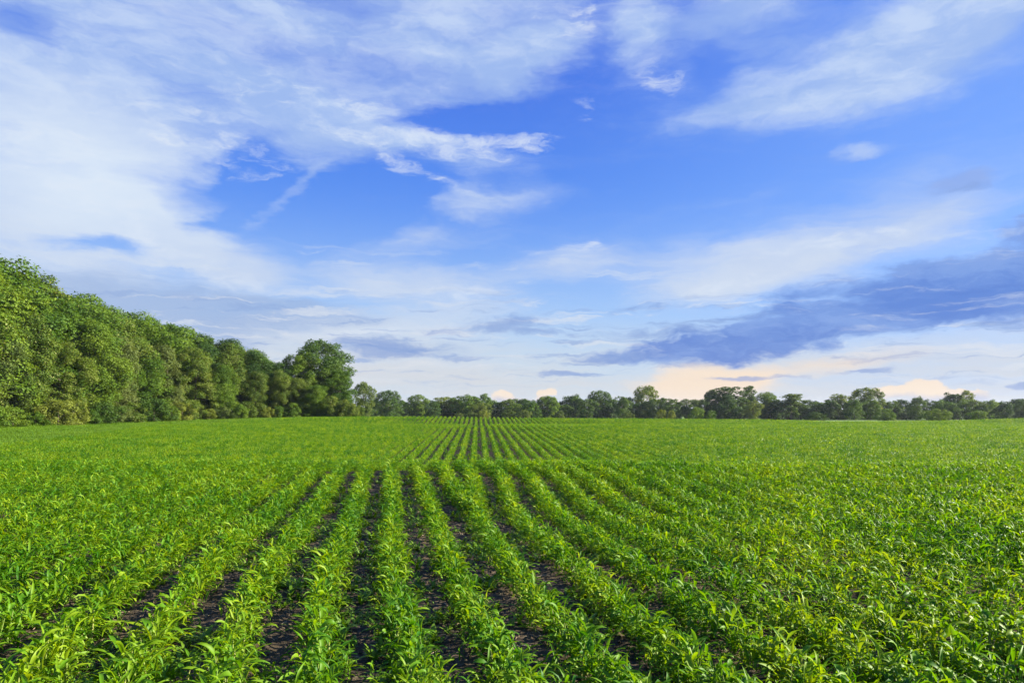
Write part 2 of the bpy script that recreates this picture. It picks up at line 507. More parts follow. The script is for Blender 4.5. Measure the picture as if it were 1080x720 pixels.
m, n, o = new_mat('field_soil')
geo = n.n('ShaderNodeNewGeometry')
P_ = geo.outputs['Position']
a1 = n.noise(P_, 1.3, 5, 0.6).outputs[0]
a2 = n.noise(P_, 30, 6, 0.7).outputs[0]
cc = n.mix(n.ss(a1, 0.35, 0.65), (0.040, 0.031, 0.017), (0.078, 0.058, 0.032))
cc = n.mix(n.ss(a2, 0.45, 0.72), cc, (0.15, 0.115, 0.078))
p = n.n('ShaderNodeBsdfPrincipled')
n.put(p.inputs['Base Color'], cc)
p.inputs['Roughness'].default_value = 0.95
p.inputs['Specular IOR Level'].default_value = 0.15
bp = n.n('ShaderNodeBump')
bp.inputs['Strength'].default_value = 0.9
bp.inputs['Distance'].default_value = 0.02
n.put(bp.inputs['Height'], a2)
n.put(p.inputs['Normal'], bp.outputs[0])
n.put(o.inputs[0], p.outputs[0])
M_SOIL = m

m, n, o = new_mat('meadow')
geo = n.n('ShaderNodeNewGeometry')
P_ = geo.outputs['Position']
a1 = n.noise(P_, 0.09, 5, 0.6).outputs[0]
a2 = n.noise(P_, 3.0, 6, 0.7).outputs[0]
cc = n.mix(n.ss(a1, 0.35, 0.65), (0.085, 0.17, 0.012), (0.14, 0.235, 0.018))
cc = n.mix(n.m('MULTIPLY', n.ss(a2, 0.45, 0.7), 0.6), cc, (0.17, 0.24, 0.04))
p = n.n('ShaderNodeBsdfPrincipled')
n.put(p.inputs['Base Color'], cc)
p.inputs['Roughness'].default_value = 0.9
bp = n.n('ShaderNodeBump')
bp.inputs['Strength'].default_value = 1.0
bp.inputs['Distance'].default_value = 0.15
n.put(bp.inputs['Height'], a2)
n.put(p.inputs['Normal'], bp.outputs[0])
n.put(o.inputs[0], p.outputs[0])
M_MEADOW = m


# ------------------------------------------------------------------ ground sheets
def grid(xs, ys, zf):
    X, Y = np.meshgrid(xs, ys)
    Z = zf(X, Y)
    v = np.stack([X.ravel(), Y.ravel(), Z.ravel()], 1)
    nx, ny = len(xs), len(ys)
    i = (np.arange(ny - 1)[:, None] * nx + np.arange(nx - 1)[None, :]).ravel()
    return v, np.stack([i, i + 1, i + nx + 1, i + nx], 1)


def spread_axis(stops):
    out_ = []
    for a, b, s in stops:
        out_ += list(np.arange(a, b, s))
    out_.append(stops[-1][1])
    return np.array(out_)


XL_Y = np.array([-10, 40, 55, 78, 96, 112], float)
XL_X = np.array([-34, -34, -36, -41, -42, -33], float)


def left_edge(y):
    return np.interp(y, XL_Y, XL_X)


FIELD_END, FIELD_RIGHT = 110.0, 100.0


def in_field(x, y):
    return (x > left_edge(y)) & (x < FIELD_RIGHT) & (y < FIELD_END + (vnoise(x / 9, 0 * x, 3) - 0.5) * 1.2)


ax = spread_axis([(-6000, -400, 400), (-400, -120, 20), (-120, 120, 2.5), (120, 400, 20), (400, 6000, 400)])
ay = spread_axis([(-40, 10, 5), (10, 150, 1.5), (150, 420, 8), (420, 6000, 400)])
v, f = grid(ax, ay, lambda X, Y: ground(X, Y) - 0.06 * np.clip((115 - Y), 0, 1) * (X > -60) - 0.0)
tag(link('ground', mesh('ground', v, f, M_MEADOW, True)), kind='structure')


# rows
def ss_(x, a, b):
    t = np.clip((x - a) / (b - a), 0, 1)
    return t * t * (3 - 2 * t)


_yy = np.arange(0, 140, 0.1)
_sl = -0.176 + (0.176 - 0.05) * ss_(_yy, 18.5, 30)
_P = np.concatenate([[0], np.cumsum(_sl[:-1] * 0.1)])
_P += np.interp(_yy, [0, 3.5, 4.33, 5.27, 6.7, 8.0], [0.62, 0.37, 0.265, 0.165, 0.04, 0.0])
_P += ss_(_yy, 20, 34) * (-1.99 - 0.7 * 4 - np.interp(35, _yy, _P))
SP_ = 0.7


def row_x(n_, y):
    x = np.interp(y, _yy, _P) + SP_ * n_
    x = x + 0.03 * (vnoise(y / 3.0, np.asarray(n_) * 7.3 + 0 * y, 21) - 0.5) * 2
    if n_ >= 3:
        x = x - SP_ * (1 - ss_(y, 10.5, 18.5))
    return x


ROWS = list(range(-62, 160))


def soil_z(X, Y):
    z = ground(X, Y)
    near = np.clip((30 - Y) / 10, 0, 1)
    z = z + near * ((fbm(X * 3, Y * 3, 3, 31) - 0.5) * 0.07 + (fbm(X * 14, Y * 14, 3, 41) - 0.5) * 0.045)
    return z


sx = spread_axis([(-46, -8, 0.8), (-8, -4, 0.12), (-4, 4.5, 0.035), (4.5, 9, 0.12), (9, 100, 1.0)])
sy = spread_axis([(-8, 3, 0.5), (3, 12, 0.035), (12, 24, 0.09), (24, 112, 0.6)])
X, Y = np.meshgrid(sx, sy)
v, f = grid(sx, sy, soil_z)
cx_ = v[f].mean(1)
keep = (cx_[:, 0] > left_edge(cx_[:, 1]) - 0.3) & (cx_[:, 1] < FIELD_END)
tag(link('field_soil', mesh('field_soil', v, f[keep], M_SOIL, True)), kind='structure')


# ------------------------------------------------------------------ corn
def blade(L, Wd, az_, el0, curl, base, segs=8, across=2, twist=0.0, rs=None):
    """an arching leaf: rows of verts along its midrib"""
    V, Fc = [], []
    x, z = 0.0, 0.0
    e = el0
    dirh = np.array([math.cos(az_), math.sin(az_), 0])
    side = np.array([-math.sin(az_), math.cos(az_), 0])
    up = np.array([0, 0, 1.0])
    ds = L / segs
    wav = rs.uniform(0, 6.28)
    for i in range(segs + 1):
        t = i / segs
        w = Wd * (0.35 + 0.65 * min(1, t / 0.3)) * (1 - max(0, (t - 0.45) / 0.55) ** 1.8) * 0.5 + 0.0006
        c0 = base + dirh * x + up * z
        tw = twist * t
        nrm = -dirh * math.sin(e) + up * math.cos(e)
        s2 = side * math.cos(tw) + nrm * math.sin(tw)
        n2 = nrm * math.cos(tw) - side * math.sin(tw)
        rip = 0.14 * Wd * math.sin(wav + t * 11)
        if across == 2:
            V += [c0 - s2 * w + n2 * (w * 0.45 + rip), c0, c0 + s2 * w + n2 * (w * 0.45 - rip)]
        else:
            V += [c0 - s2 * w, c0 + s2 * w]
        e -= curl * (0.4 + 1.5 * t) / segs
        x += math.cos(e) * ds
        z += math.sin(e) * ds
    k = across + 1
    for i in range(segs):
        for j in range(across):
            a = i * k + j
            Fc.append((a, a + 1, a + k + 1, a + k))
    return V, Fc


def corn_leaves(rs, h=0.38, nl=12, segs=8, across=2, off=(0, 0), wmul=1.0, lat=0.088, lmul=1.0, along=None):
    V, Fc = [], []
    phi = rs.uniform(0, math.pi)
    for i in range(nl):
        q = i / (nl - 1)
        dx_ = rs.normal(0, lat)
        base = np.array([off[0] + dx_, off[1] + rs.normal(0, 0.03), h * (0.08 + 0.72 * q) * rs.uniform(0.75, 1.1) * (1 - min(0.7, 30 * dx_ * dx_))])
        L = h * (0.33 + 0.24 * math.sin(math.pi * (0.1 + 0.7 * q))) * rs.uniform(0.7, 1.2) * lmul * (1.2 - 0.45 * q)
        e0 = R(rs.uniform(25, 75) + 14 * q)
        curl = rs.uniform(0.9, 3.0) * (1.1 - 0.45 * q)
        az_ = phi + math.pi * i + rs.normal(0, 1.3) if along is None else math.pi / 2 + math.pi * i + rs.normal(0, along)
        wd = rs.uniform(0.014, 0.028) * (1.6 if rs.random() < 0.12 else 1)
        v_, f_ = blade(L, wd * wmul * (0.8 + 0.3 * q), az_, e0, curl, base, segs, across, rs.normal(0, 0.7), rs)
        b = len(V)
        V += v_
        Fc += [tuple(a + b for a in ff) for ff in f_]
    return V, Fc


def tube(pts, rad, sides=6):
    V, Fc = [], []
    pts = [np.array(p_, float) for p_ in pts]
    for i, p_ in enumerate(pts):
        d = pts[min(i + 1, len(pts) - 1)] - pts[max(i - 1, 0)]
        d = d / (np.linalg.norm(d) + 1e-9)
        a = np.cross(d, [0.31, 0.93, 0.2])
        a /= np.linalg.norm(a)
        b = np.cross(d, a)
        for k in range(sides):
            t = 2 * math.pi * k / sides
            V.append(p_ + (a * math.cos(t) + b * math.sin(t)) * rad[i])
    for i in range(len(pts) - 1):
        for k in range(sides):
            k2 = (k + 1) % sides
            Fc.append((i * sides + k, i * sides + k2, (i + 1) * sides + k2, (i + 1) * sides + k))
    return V, Fc


NV = 16
near_leaf, near_stalk = [], []
for i in range(NV):
    rs = np.random.default_rng(100 + i)
    v_, f_ = corn_leaves(rs, rs.uniform(0.34, 0.43), int(rs.integers(20, 27)), 6, 2)
    near_leaf.append(mesh('corn_leaves', v_, np.array(f_), M_CORN, True))
    lx, ly = rs.normal(0, 0.012, 2)
    v_, f_ = tube([(0, 0, -0.05), (0, 0, 0.05), (lx, ly, 0.15), (lx * 2, ly * 2, 0.27)], [0.011, 0.010, 0.008, 0.003])
    near_stalk.append(mesh('corn_stalk', v_, np.array(f_), M_STALK, True))

# instanced sources for the rest of the field (kept out of the scene's own collections)
src = bpy.data.collections.new('corn_sources')
NP_ = 14
for i in range(NP_):
    rs = np.random.default_rng(300 + i)
    v_, f_ = corn_leaves(rs, rs.uniform(0.34, 0.43), int(rs.integers(20, 26)), 4, 2)
    src.objects.link(bpy.data.objects.new('a_plant_%02d' % i, mesh('corn_plant_mesh', v_, np.array(f_), M_CORN, True)))
NS_ = 10
SEG = 0.8
for i in range(NS_):
    rs = np.random.default_rng(400 + i)
    V, Fc = [], []
    for q in range(11):
        v_, f_ = corn_leaves(rs, rs.uniform(0.36, 0.45), 17, 3, 1, (rs.normal(0, 0.03), (q + 0.5) / 11 * SEG - SEG / 2 + rs.normal(0, 0.02)), 1.25, 0.065, 0.9, 0.8)
        b = len(V)
        V += v_
        Fc += [tuple(a + b for a in ff) for ff in f_]
    src.objects.link(bpy.data.objects.new('b_segment_%02d' % i, mesh('corn_segment_mesh', V, np.array(Fc), M_CORN, False)))


def vigour(x, y):
    """patchy growth of the crop"""
    return 0.86 + 0.28 * fbm(np.asarray(x) / 5.0, np.asarray(y) / 5.0, 3, 61)


pts, rots, scl, idx = [], [], [], []
cands = []
for n_ in ROWS:
    # single plants up close
    ys = np.arange(1.6, 33, 0.072)
    ys = ys + rng.normal(0, 0.028, len(ys))
    if n_ == 2:
        ys = ys[ys > 12.3]
    xs = row_x(n_, ys) + rng.normal(0, 0.035, len(ys))
    ok = (np.abs(xs) < ys * 1.0 + 6) & (np.hypot(xs, ys) > 1.5) & in_field(xs, ys) & (rng.random(len(ys)) > 0.05)
    xs, ys = xs[ok], ys[ok]
    if len(xs):
        zs = soil_z(xs, ys) - 0.01
        sc_ = vigour(xs, ys) * rng.uniform(0.93, 1.08, len(xs)) * np.where(rng.random(len(xs)) < 0.05, 0.65, 1.0)
        for a in zip(xs, ys, zs, sc_):
            cands.append((n_, *[float(t) for t in a]))
    # row segments farther out
    ys = np.arange(33 + SEG / 2, FIELD_END, SEG)
    xs = row_x(n_, ys)
    ok = (np.abs(xs) < ys * 1.0 + 8) & in_field(xs, ys)
    xs2, ys2 = xs[ok], ys[ok]
    if len(xs2):
        zs = ground(xs2, ys2)
        slope = (row_x(n_, ys2 + 0.4) - row_x(n_, ys2 - 0.4)) / 0.8
        tz = np.arctan2(ground(row_x(n_, ys2 + 0.4), ys2 + 0.4) - ground(row_x(n_, ys2 - 0.4), ys2 - 0.4), 0.8)
        for x_, y_, z_, s_, t_ in zip(xs2, ys2, zs, slope, tz):
            pts.append((x_, y_, z_))
            flip = math.pi if rng.random() < 0.5 else 0
            rots.append((t_ * (1 if flip == 0 else -1), 0, -math.atan(s_) + flip))
            k = float(vigour(x_, y_)) * rng.uniform(0.92, 1.08)
            scl.append((k, 1.0, k))
            idx.append(NP_ + int(rng.integers(NS_)))
            if rng.random() < 0.5:          # weeds and strays in the furrow beside the row
                gx = x_ + 0.35 + rng.normal(0, 0.06)
                pts.append((gx, y_, float(ground([gx], [y_])[0]) - 0.03))
                rots.append((t_, 0, -math.atan(s_)))
                q_ = rng.uniform(0.25, 0.5)
                scl.append((q_ * 1.3, 1.0, q_))
                idx.append(NP_ + int(rng.integers(NS_)))

# self-sown plants between the rows at the very front
for _ in range(520):
    y_ = float(rng.uniform(3.6, 5.6))
    x_ = float(rng.uniform(-4.6, 4.8))
    if rng.random() < 0.25 + (y_ - 4.3) * 0.55:
        continue
    cands.append((min(ROWS, key=lambda k: abs(float(row_x(k, np.array([y_]))[0]) - x_)), x_, y_, float(soil_z(np.array([x_]), np.array([y_]))[0]) - 0.01, float(rng.uniform(0.65, 1.0))))

# the 300 that show largest stay objects of their own
vis = []
for c_ in cands:
    n_, x_, y_, z_, s_ = c_
    sxp = CX + F * x_ / y_
    top = HY + (CAM_Z - z_ - 0.33 * s_) / y_ * F
    if -5 < sxp < 1085 and top < 712:
        vis.append((y_, c_))
vis.sort(key=lambda t: t[0])
chosen = [c_ for _, c_ in vis[:300]]
cset = set(chosen)
for c_ in cands:
    if c_ in cset:
        continue
    n_, x_, y_, z_, s_ = c_
    pts.append((x_, y_, z_))
    rots.append((rng.normal(0, 0.08), rng.normal(0, 0.08), rng.uniform(0, 6.28)))
    scl.append((s_, s_, s_))
    idx.append(int(rng.integers(NP_)))


def scatter(name, pts, rots, scl, idx, coll):
    me = bpy.data.meshes.new(name)
    me.vertices.add(len(pts))
    me.vertices.foreach_set('co', np.array(pts, np.float32).ravel())
    for nm, typ, dat, key in (('rot', 'FLOAT_VECTOR', rots, 'vector'), ('scl', 'FLOAT_VECTOR', scl, 'vector')):
        at = me.attributes.new(nm, typ, 'POINT')
        at.data.foreach_set(key, np.array(dat, np.float32).ravel())
    at = me.attributes.new('pick', 'INT', 'POINT')
    at.data.foreach_set('value', np.array(idx, np.int32))
    o = link(name, me)
    ng = bpy.data.node_groups.new(name, 'GeometryNodeTree')
    ng.interface.new_socket('Geometry', in_out='INPUT', socket_type='NodeSocketGeometry')
    ng.interface.new_socket('Geometry', in_out='OUTPUT', socket_type='NodeSocketGeometry')
    gi, go = ng.nodes.new('NodeGroupInput'), ng.nodes.new('NodeGroupOutput')
    ci = ng.nodes.new('GeometryNodeCollectionInfo')
    ci.inputs['Collection'].default_value = coll
    ci.inputs['Separate Children'].default_value = True
    ci.inputs['Reset Children'].default_value = True
    iop = ng.nodes.new('GeometryNodeInstanceOnPoints')
    iop.inputs['Pick Instance'].default_value = True

    def attr(nm, typ):
        a = ng.nodes.new('GeometryNodeInputNamedAttribute')
        a.data_type = typ
        a.inputs[0].default_value = nm
        return a.outputs[0]
    L = ng.links.new
    L(gi.outputs[0], iop.inputs['Points'])
    L(ci.outputs[0], iop.inputs['Instance'])
    L(attr('pick', 'INT'), iop.inputs['Instance Index'])
    L(attr('rot', 'FLOAT_VECTOR'), iop.inputs['Rotation'])
    L(attr('scl', 'FLOAT_VECTOR'), iop.inputs['Scale'])
    L(iop.outputs[0], go.inputs[0])
    md = o.modifiers.new('scatter', 'NODES')
    md.node_group = ng
    return o


tag(scatter('corn_crop', pts, rots, scl, idx, src), 'rows of young green corn filling the field behind the foreground plants', 'corn crop', kind='stuff')
print('crop instances', len(pts))

ORD_ = ['', 'first', 'second', 'third', 'fourth', 'fifth', 'sixth', 'seventh', 'eighth', 'ninth', 'tenth', 'eleventh', 'twelfth',
       'thirteenth', 'fourteenth', 'fifteenth', 'sixteenth', 'seventeenth', 'eighteenth', 'nineteenth', 'twentieth']


class _Ord:
    def __getitem__(self, k):
        if k <= 20:
            return ORD_[k]
        t, u = divmod(k, 10)
        tens = {2: 'twent', 3: 'thirt', 4: 'fort', 5: 'fift', 6: 'sixt'}[t]
        return tens + 'ieth' if u == 0 else tens + 'y-' + ORD_[u]


ORD = _Ord()
by_row = {}
for c_ in chosen:
    by_row.setdefault(c_[0], []).append(c_)
vary = ['broad bright leaves', 'narrow arching leaves', 'upright pointed leaves', 'drooping leaf tips', 'dense dark leaves', 'yellow green top leaves']
for n_ in sorted(by_row):
    row = sorted(by_row[n_], key=lambda t: t[2])
    r_ = n_ if n_ < 3 else n_ - 1
    if r_ == 0:
        where = 'in the middle row between the two bare soil strips'
    elif r_ > 0:
        where = '%s row right of the one between the bare soil strips' % ORD[r_]
    else:
        where = '%s row left of the one between the bare soil strips' % ORD[-r_]
    for c_ in row:
        _, x_, y_, z_, s_ = c_
        e = bpy.data.objects.new('corn_plant', None)
        e.empty_display_size = 0.1
        col.objects.link(e)
        e.location = (x_, y_, z_)
        e.rotation_euler = (rng.normal(0, 0.08), rng.normal(0, 0.08), rng.uniform(0, 6.28))
        e.scale = (s_, s_, s_)
        i = int(rng.integers(NV))
        tag(e, 'foreground corn plant, %s' % where, 'corn plant', 'young corn plants in the foreground rows')
        link('stalk', near_stalk[i], e)
        link('foliage', near_leaf[i], e)


# ------------------------------------------------------------------ trees
def leaf_quads(P, Nn, size, rs, aspect=0.62):
    """rhombic leaf faces at P, facing Nn with jitter"""
    k = len(P)
    Nn = Nn + rs.normal(0, 0.55, (k, 3))
    Nn /= np.linalg.norm(Nn, axis=1, keepdims=True) + 1e-9
    r_ = rs.normal(0, 1, (k, 3))
    A = np.cross(Nn, r_)
    A /= np.linalg.norm(A, axis=1, keepdims=True) + 1e-9
    B = np.cross(Nn, A)
    s = size * rs.uniform(0.6, 1.25, (k, 1))
    a, b = A * s, B * s * aspect
    V = np.stack([P - a * 0.5, P - b * 0.5 + a * 0.05, P + a * 0.5, P + b * 0.5 + a * 0.05], 1).reshape(-1, 3)
    Fq = np.arange(4 * k).reshape(k, 4)
    return V, Fq


def make_tree(H, prof, nclump, nleaf, leaf, seed, rc=(0.8, 1.7), base=0.04, lump=0.25, limbs=10, squash=0.75):
    """returns (trunk mesh, crown mesh) of a tree H tall; prof = [(height fraction, radius m)]"""
    rs = np.random.default_rng(seed)
    pt, pr = zip(*prof)
    ang0 = rs.uniform(0, 6.28, 3)
    C_, RC = [], []
    area = [(np.interp(t, pt, pr)) for t in np.linspace(base, 1, 60)]
    cum = np.cumsum(area)
    cum /= cum[-1]
    for i in range(nclump):
        t = np.interp((i + rs.random()) / nclump, cum, np.linspace(base, 1, 60))
        th = i * 2.399963 + rs.normal(0, 0.5)
        r_ = np.interp(t, pt, pr) * (1 + lump * math.sin(2 * th + ang0[0] + 5 * t) * 0.6 + lump * math.sin(3 * th + ang0[1] - 7 * t) * 0.5)
        c_r = rs.uniform(*rc)
        rr = max(0.0, r_ - c_r * 0.6) * (rs.uniform(0.72, 1.05) if i % 4 else rs.uniform(0.2, 0.7))
        C_.append((rr * math.cos(th), rr * math.sin(th), min(t * H, H - c_r * squash - abs(rs.normal(0, 0.05)) * H)))
        RC.append(c_r)
    C_, RC = np.array(C_), np.array(RC)
    w = RC ** 2
    pick = rs.choice(nclump, nleaf, p=w / w.sum())
    dv = rs.normal(0, 1, (nleaf, 3))
    dv /= np.linalg.norm(dv, axis=1, keepdims=True)
    outw = C_[pick] * [1, 1, 0]
    outw /= np.linalg.norm(outw, axis=1, keepdims=True) + 0.5
    dv = dv + outw * 0.55 + [0, 0, 0.25]
    dv /= np.linalg.norm(dv, axis=1, keepdims=True)
    # feathery outline: radius broken up by direction
    rad = RC[pick] * (0.62 + 0.42 * rs.random(nleaf) ** 0.6) * (1 + 0.22 * np.sin(dv[:, 0] * 9 + pick) * np.sin(dv[:, 2] * 8 + pick * 2.1) + 0.16 * np.sin(dv[:, 1] * 17 + pick * 1.7))
    P = C_[pick] + dv * rad[:, None] * [1, 1, squash]
    P[:, 2] = np.maximum(P[:, 2], 0.1)
    Nn = dv + [0, 0, 0.35]
    V, Fq = leaf_quads(P, Nn, leaf, rs)
    # trunk and limbs
    Vt, Ft = [], []
    lean = rs.normal(0, 0.02, 2) * H
    tp = [(lean[0] * s * s, lean[1] * s * s, H * 0.82 * s - 0.3 * (s == 0)) for s in np.linspace(0, 1, 7)]
    r0 = H * 0.017
    a, b = tube(tp, [r0 * (1.35 if i == 0 else 1 - 0.85 * i / 6) for i in range(7)], 8)
    Vt += a
    Ft += b
    far_c = rs.choice(nclump, min(limbs, nclump), replace=False)
    for ci in far_c:
        tgt = C_[ci]
        s = np.clip(tgt[2] / H * rs.uniform(0.45, 0.8), 0.1, 0.75)
        st = np.array([lean[0] * (s / .82) ** 2, lean[1] * (s / .82) ** 2, H * s])
        mid = (st + tgt) / 2 + [0, 0, -0.06 * H * rs.uniform(0, 1)]
        a, b = tube([st, mid, tgt], [r0 * 0.42, r0 * 0.26, r0 * 0.07], 5)
        k = len(Vt)
        Vt += a
        Ft += [tuple(q + k for q in ff) for ff in b]
    return (mesh('trunk', Vt, np.array(Ft), M_BARK, True), V, Fq)


def proto(H, prof, nclump, nleaf, leaf, seed, **kw):
    tm, V, Fq = make_tree(H, prof, nclump, nleaf, leaf, seed, **kw)
    crowns = {}

    def crown(mi):
        if mi not in crowns:
            crowns[mi] = mesh('crown', V, Fq, M_TREE[mi])
        return crowns[mi]
    return H, tm, crown


BROAD = [(0, 2.6), (0.12, 3.6), (0.35, 4.4), (0.6, 4.2), (0.8, 3.2), (0.93, 1.9), (1, 0.6)]
TALL = [(0, 2.2), (0.15, 3.0), (0.4, 3.4), (0.65, 3.1), (0.85, 2.2), (0.95, 1.3), (1, 0.5)]
DOME = [(0, 1.0), (0.2, 3.6), (0.4, 5.2), (0.62, 5.4), (0.8, 4.4), (0.93, 2.6), (1, 1.0)]
big = [proto(16, BROAD, 95, 40000, 0.25, 1), proto(16, TALL, 80, 36000, 0.25, 2, rc=(0.7, 1.5)),
       proto(16, BROAD, 120, 40000, 0.24, 3, rc=(0.6, 1.3), lump=0.35), proto(16, TALL, 90, 36000, 0.25, 4, lump=0.4),
       proto(16, BROAD, 80, 40000, 0.25, 5, rc=(0.9, 1.9))]
dome = [proto(15, DOME, 110, 34000, 0.30, 8, rc=(0.8, 1.7)), proto(15, DOME, 95, 30000, 0.30, 9, rc=(0.7, 1.5), lump=0.3)]
SHR = [(0, 1.5), (0.3, 2.0), (0.6, 1.8), (0.85, 1.1), (1, 0.3)]
shrubs = [proto(3.6, SHR, 26, 5000, 0.20, 20 + i, rc=(0.35, 0.8), limbs=6, lump=0.4) for i in range(3)]
FAR_L = [(0, 2.6), (0.2, 3.4), (0.5, 3.8), (0.75, 3.0), (0.92, 1.7), (1, 0.4)]
FAR_D = [(0, 2.2), (0.3, 3.2), (0.55, 4.6), (0.75, 4.4), (0.9, 3.0), (1, 1.0)]
FAR_T = [(0, 1.8), (0.3, 2.3), (0.6, 2.5), (0.85, 2.0), (1, 0.7)]
FAR_S = [(0.0, 0.4), (0.35, 0.5), (0.5, 1.6), (0.75, 2.0), (0.93, 1.4), (1, 0.4)]
farp = {'low': [proto(11, FAR_L, 46, 7000, 0.42, 40 + i, rc=(0.7, 1.5), lump=0.35) for i in range(4)],
        'dome': [proto(11, FAR_D, 50, 8500, 0.40, 50 + i, rc=(0.8, 1.6)) for i in range(2)],
        'tall': [proto(11, FAR_T, 36, 6500, 0.40, 60 + i, rc=(0.7, 1.3), lump=0.3) for i in range(2)],
        'loose': [proto(11, FAR_S, 17, 1700, 0.42, 70 + i, rc=(0.6, 1.1), base=0.45, limbs=14, lump=0.4) for i in range(3)]}


def place(pr, x, y, ztop, wid, mi, name, label, cat, group, base=None, rz=None):
    H, tm, crown = pr
    z0 = gz(x, y) if base is None else base
    h = ztop - z0
    e = bpy.data.objects.new(name, None)
    col.objects.link(e)
    e.location = (x, y, z0)
    k = h / H
    e.scale = (k * wid, k * wid, k)
    e.rotation_euler = (0, 0, rng.uniform(0, 6.28) if rz is None else rz)
    tag(e, label, cat, group)
    link('trunk', tm, e)
    link('crown', crown(mi), e)
    return e


# left wood: front edge line, heights from the skyline of the photograph
FX = np.array([-76, -70, -62, -58.5, -53, -46, -38, -31], float)
FY = np.array([40, 58, 80, 100, 116, 124, 130, 133], float)
fl = np.concatenate([[0], np.cumsum(np.hypot(np.diff(FX), np.diff(FY)))])
SKYX = [-120, -60, 0, 18, 40, 48, 62, 100, 112, 127, 150, 182, 200, 225, 250, 262, 275, 290, 300]
SKYY = [215, 240, 268, 275, 290, 304, 307, 311, 318, 328, 332, 339, 345, 351, 357, 363, 371, 377, 380]


def skyline(x, y):
    sx_ = CX + F * x / y
    return CAM_Z + (HY - np.interp(sx_, SKYX, SKYY)) / F * y


s = 2.0
k = 0
while s < fl[-1] - 6:
    x, y = np.interp(s, fl, FX), np.interp(s, fl, FY)
    frac = rng.uniform(0.62, 0.86)
    zt = skyline(x, y)
    h = (zt - gz(x, y)) * frac
    k += 1
    mi = int(rng.choice([0, 1, 1, 3, 0]))
    place(big[k % 5], x - 2 + rng.normal(0, .5), y + rng.normal(0, .6), gz(x, y) + h, rng.uniform(1.0, 1.25), mi, 'woodland_tree',
          'leafy tree in the front row of the left wood, %s from its near end' % ORD[k], 'tree', 'front trees of the left wood')
    s += rng.uniform(4.2, 5.6)
for r_, (inset, lo, hi, gapx) in enumerate([(5.5, 0.86, 0.97, 5.0), (10, 0.95, 1.02, 4.6)]):
    s, k = 0.0, 0
    while s < fl[-1] - 8:
        x, y = np.interp(s, fl, FX) - inset, np.interp(s, fl, FY) + inset * 0.35
        zt = skyline(x, y)
        h = (zt - gz(x, y)) * rng.uniform(lo, hi)
        k += 1
        place(big[(k * 2 + r_) % 5], x, y, gz(x, y) + h, rng.uniform(1.15, 1.4), int(rng.choice([0, 1, 0, 2, 0])), 'woodland_tree',
              ('tall tree above the front row of the left wood, %s from the near end' if r_ == 0 else 'tree on the skyline of the left wood, %s from the near end') % ORD[k],
              'tree', 'middle trees of the left wood' if r_ == 0 else 'rearmost trees of the left wood')
        s += gapx * rng.uniform(0.85, 1.2)
# shrubs along its foot
s, k = 1.0, 0
SH_CAT = ['mid green', 'olive green', 'dark green', 'pale green', 'yellow green']
while s < fl[-1]:
    x, y = np.interp(s, fl, FX) + 2.6, np.interp(s, fl, FY) - 0.8
    k += 1
    mi = int(rng.choice([0, 1, 3, 2, 1, 0, 4]))
    hh = rng.uniform(1.7, 3.9)
    sxp = CX + F * x / y
    if 60 < sxp < 92:
        mi, hh = 4, 3.6
    ordn = ORD[k]
    place(shrubs[k % 3], x + rng.normal(0, .5), y, gz(x, y) + hh, rng.uniform(0.9, 1.3), mi, 'shrub',
          '%s shrub at the foot of the left wood, %s from its near end' % (SH_CAT[mi], ordn), 'shrub', 'shrubs along the foot of the left wood')
    s += rng.uniform(2.2, 3.6)


# the big rounded trees closing the wood, and the trees just right of them
def at_px(pr, xp, ytop, d, wpx, mi, name, label, cat, group=None, radius=None):
    x = px(xp, d)
    z0 = gz(x, d)
    zt = CAM_Z + (HY - ytop) / F * d
    H, tm, crown = pr
    kk = (zt - z0) / H
    w_now = 2 * radius * kk / d * F
    return place(pr, x, d, zt, wpx / w_now, mi, name, label, cat, group)


at_px(dome[0], 338, 357, 140, 70, 2, 'rounded_tree', 'tall dark round-topped tree standing at the far end of the left wood', 'tree', None, 5.4)
at_px(big[0], 346, 384, 137, 36, 2, 'woodland_tree', 'dark tree tucked against the right side of the tall round-topped tree', 'tree', None, 4.4)
at_px(dome[1], 320, 370, 134, 50, 0, 'rounded_tree', 'round tree in front of the tall dark round-topped tree', 'tree', None, 5.4)
at_px(big[2], 358, 388, 135, 34, 0, 'woodland_tree', 'lower tree below the right side of the tall round-topped tree', 'tree', None, 4.4)
at_px(big[0], 268, 371, 131, 44, 1, 'woodland_tree', 'second broad tree left of the round-topped trees, closing the wood', 'tree', None, 4.4)
at_px(big[3], 284, 379, 133, 40, 0, 'woodland_tree', 'tree just left of the round-topped trees, filling the dip in the skyline', 'tree', None, 4.4)
for xp, yt, wp, lb in ((282, 388, 30, 'left'), (298, 392, 30, 'centre'), (315, 398, 28, 'right'), (334, 404, 28, 'far right')):
    at_px(big[xp % 5], xp, yt, 129, wp, [0, 1][xp % 2], 'woodland_tree', 'low leafy tree at the foot of the round trees, %s one of four' % lb, 'tree', 'low trees below the round trees', 4.4)
for xp, yt, wp, lb in ((350, 416, 24, 'leftmost'), (364, 420, 18, 'middle'), (372, 424, 14, 'rightmost')):
    at_px(shrubs[xp % 3], xp, yt, 128, wp, 1, 'shrub', 'olive shrub under the tall round-topped tree, %s of three' % lb, 'shrub', 'shrubs under the round-topped tree', 2.0)

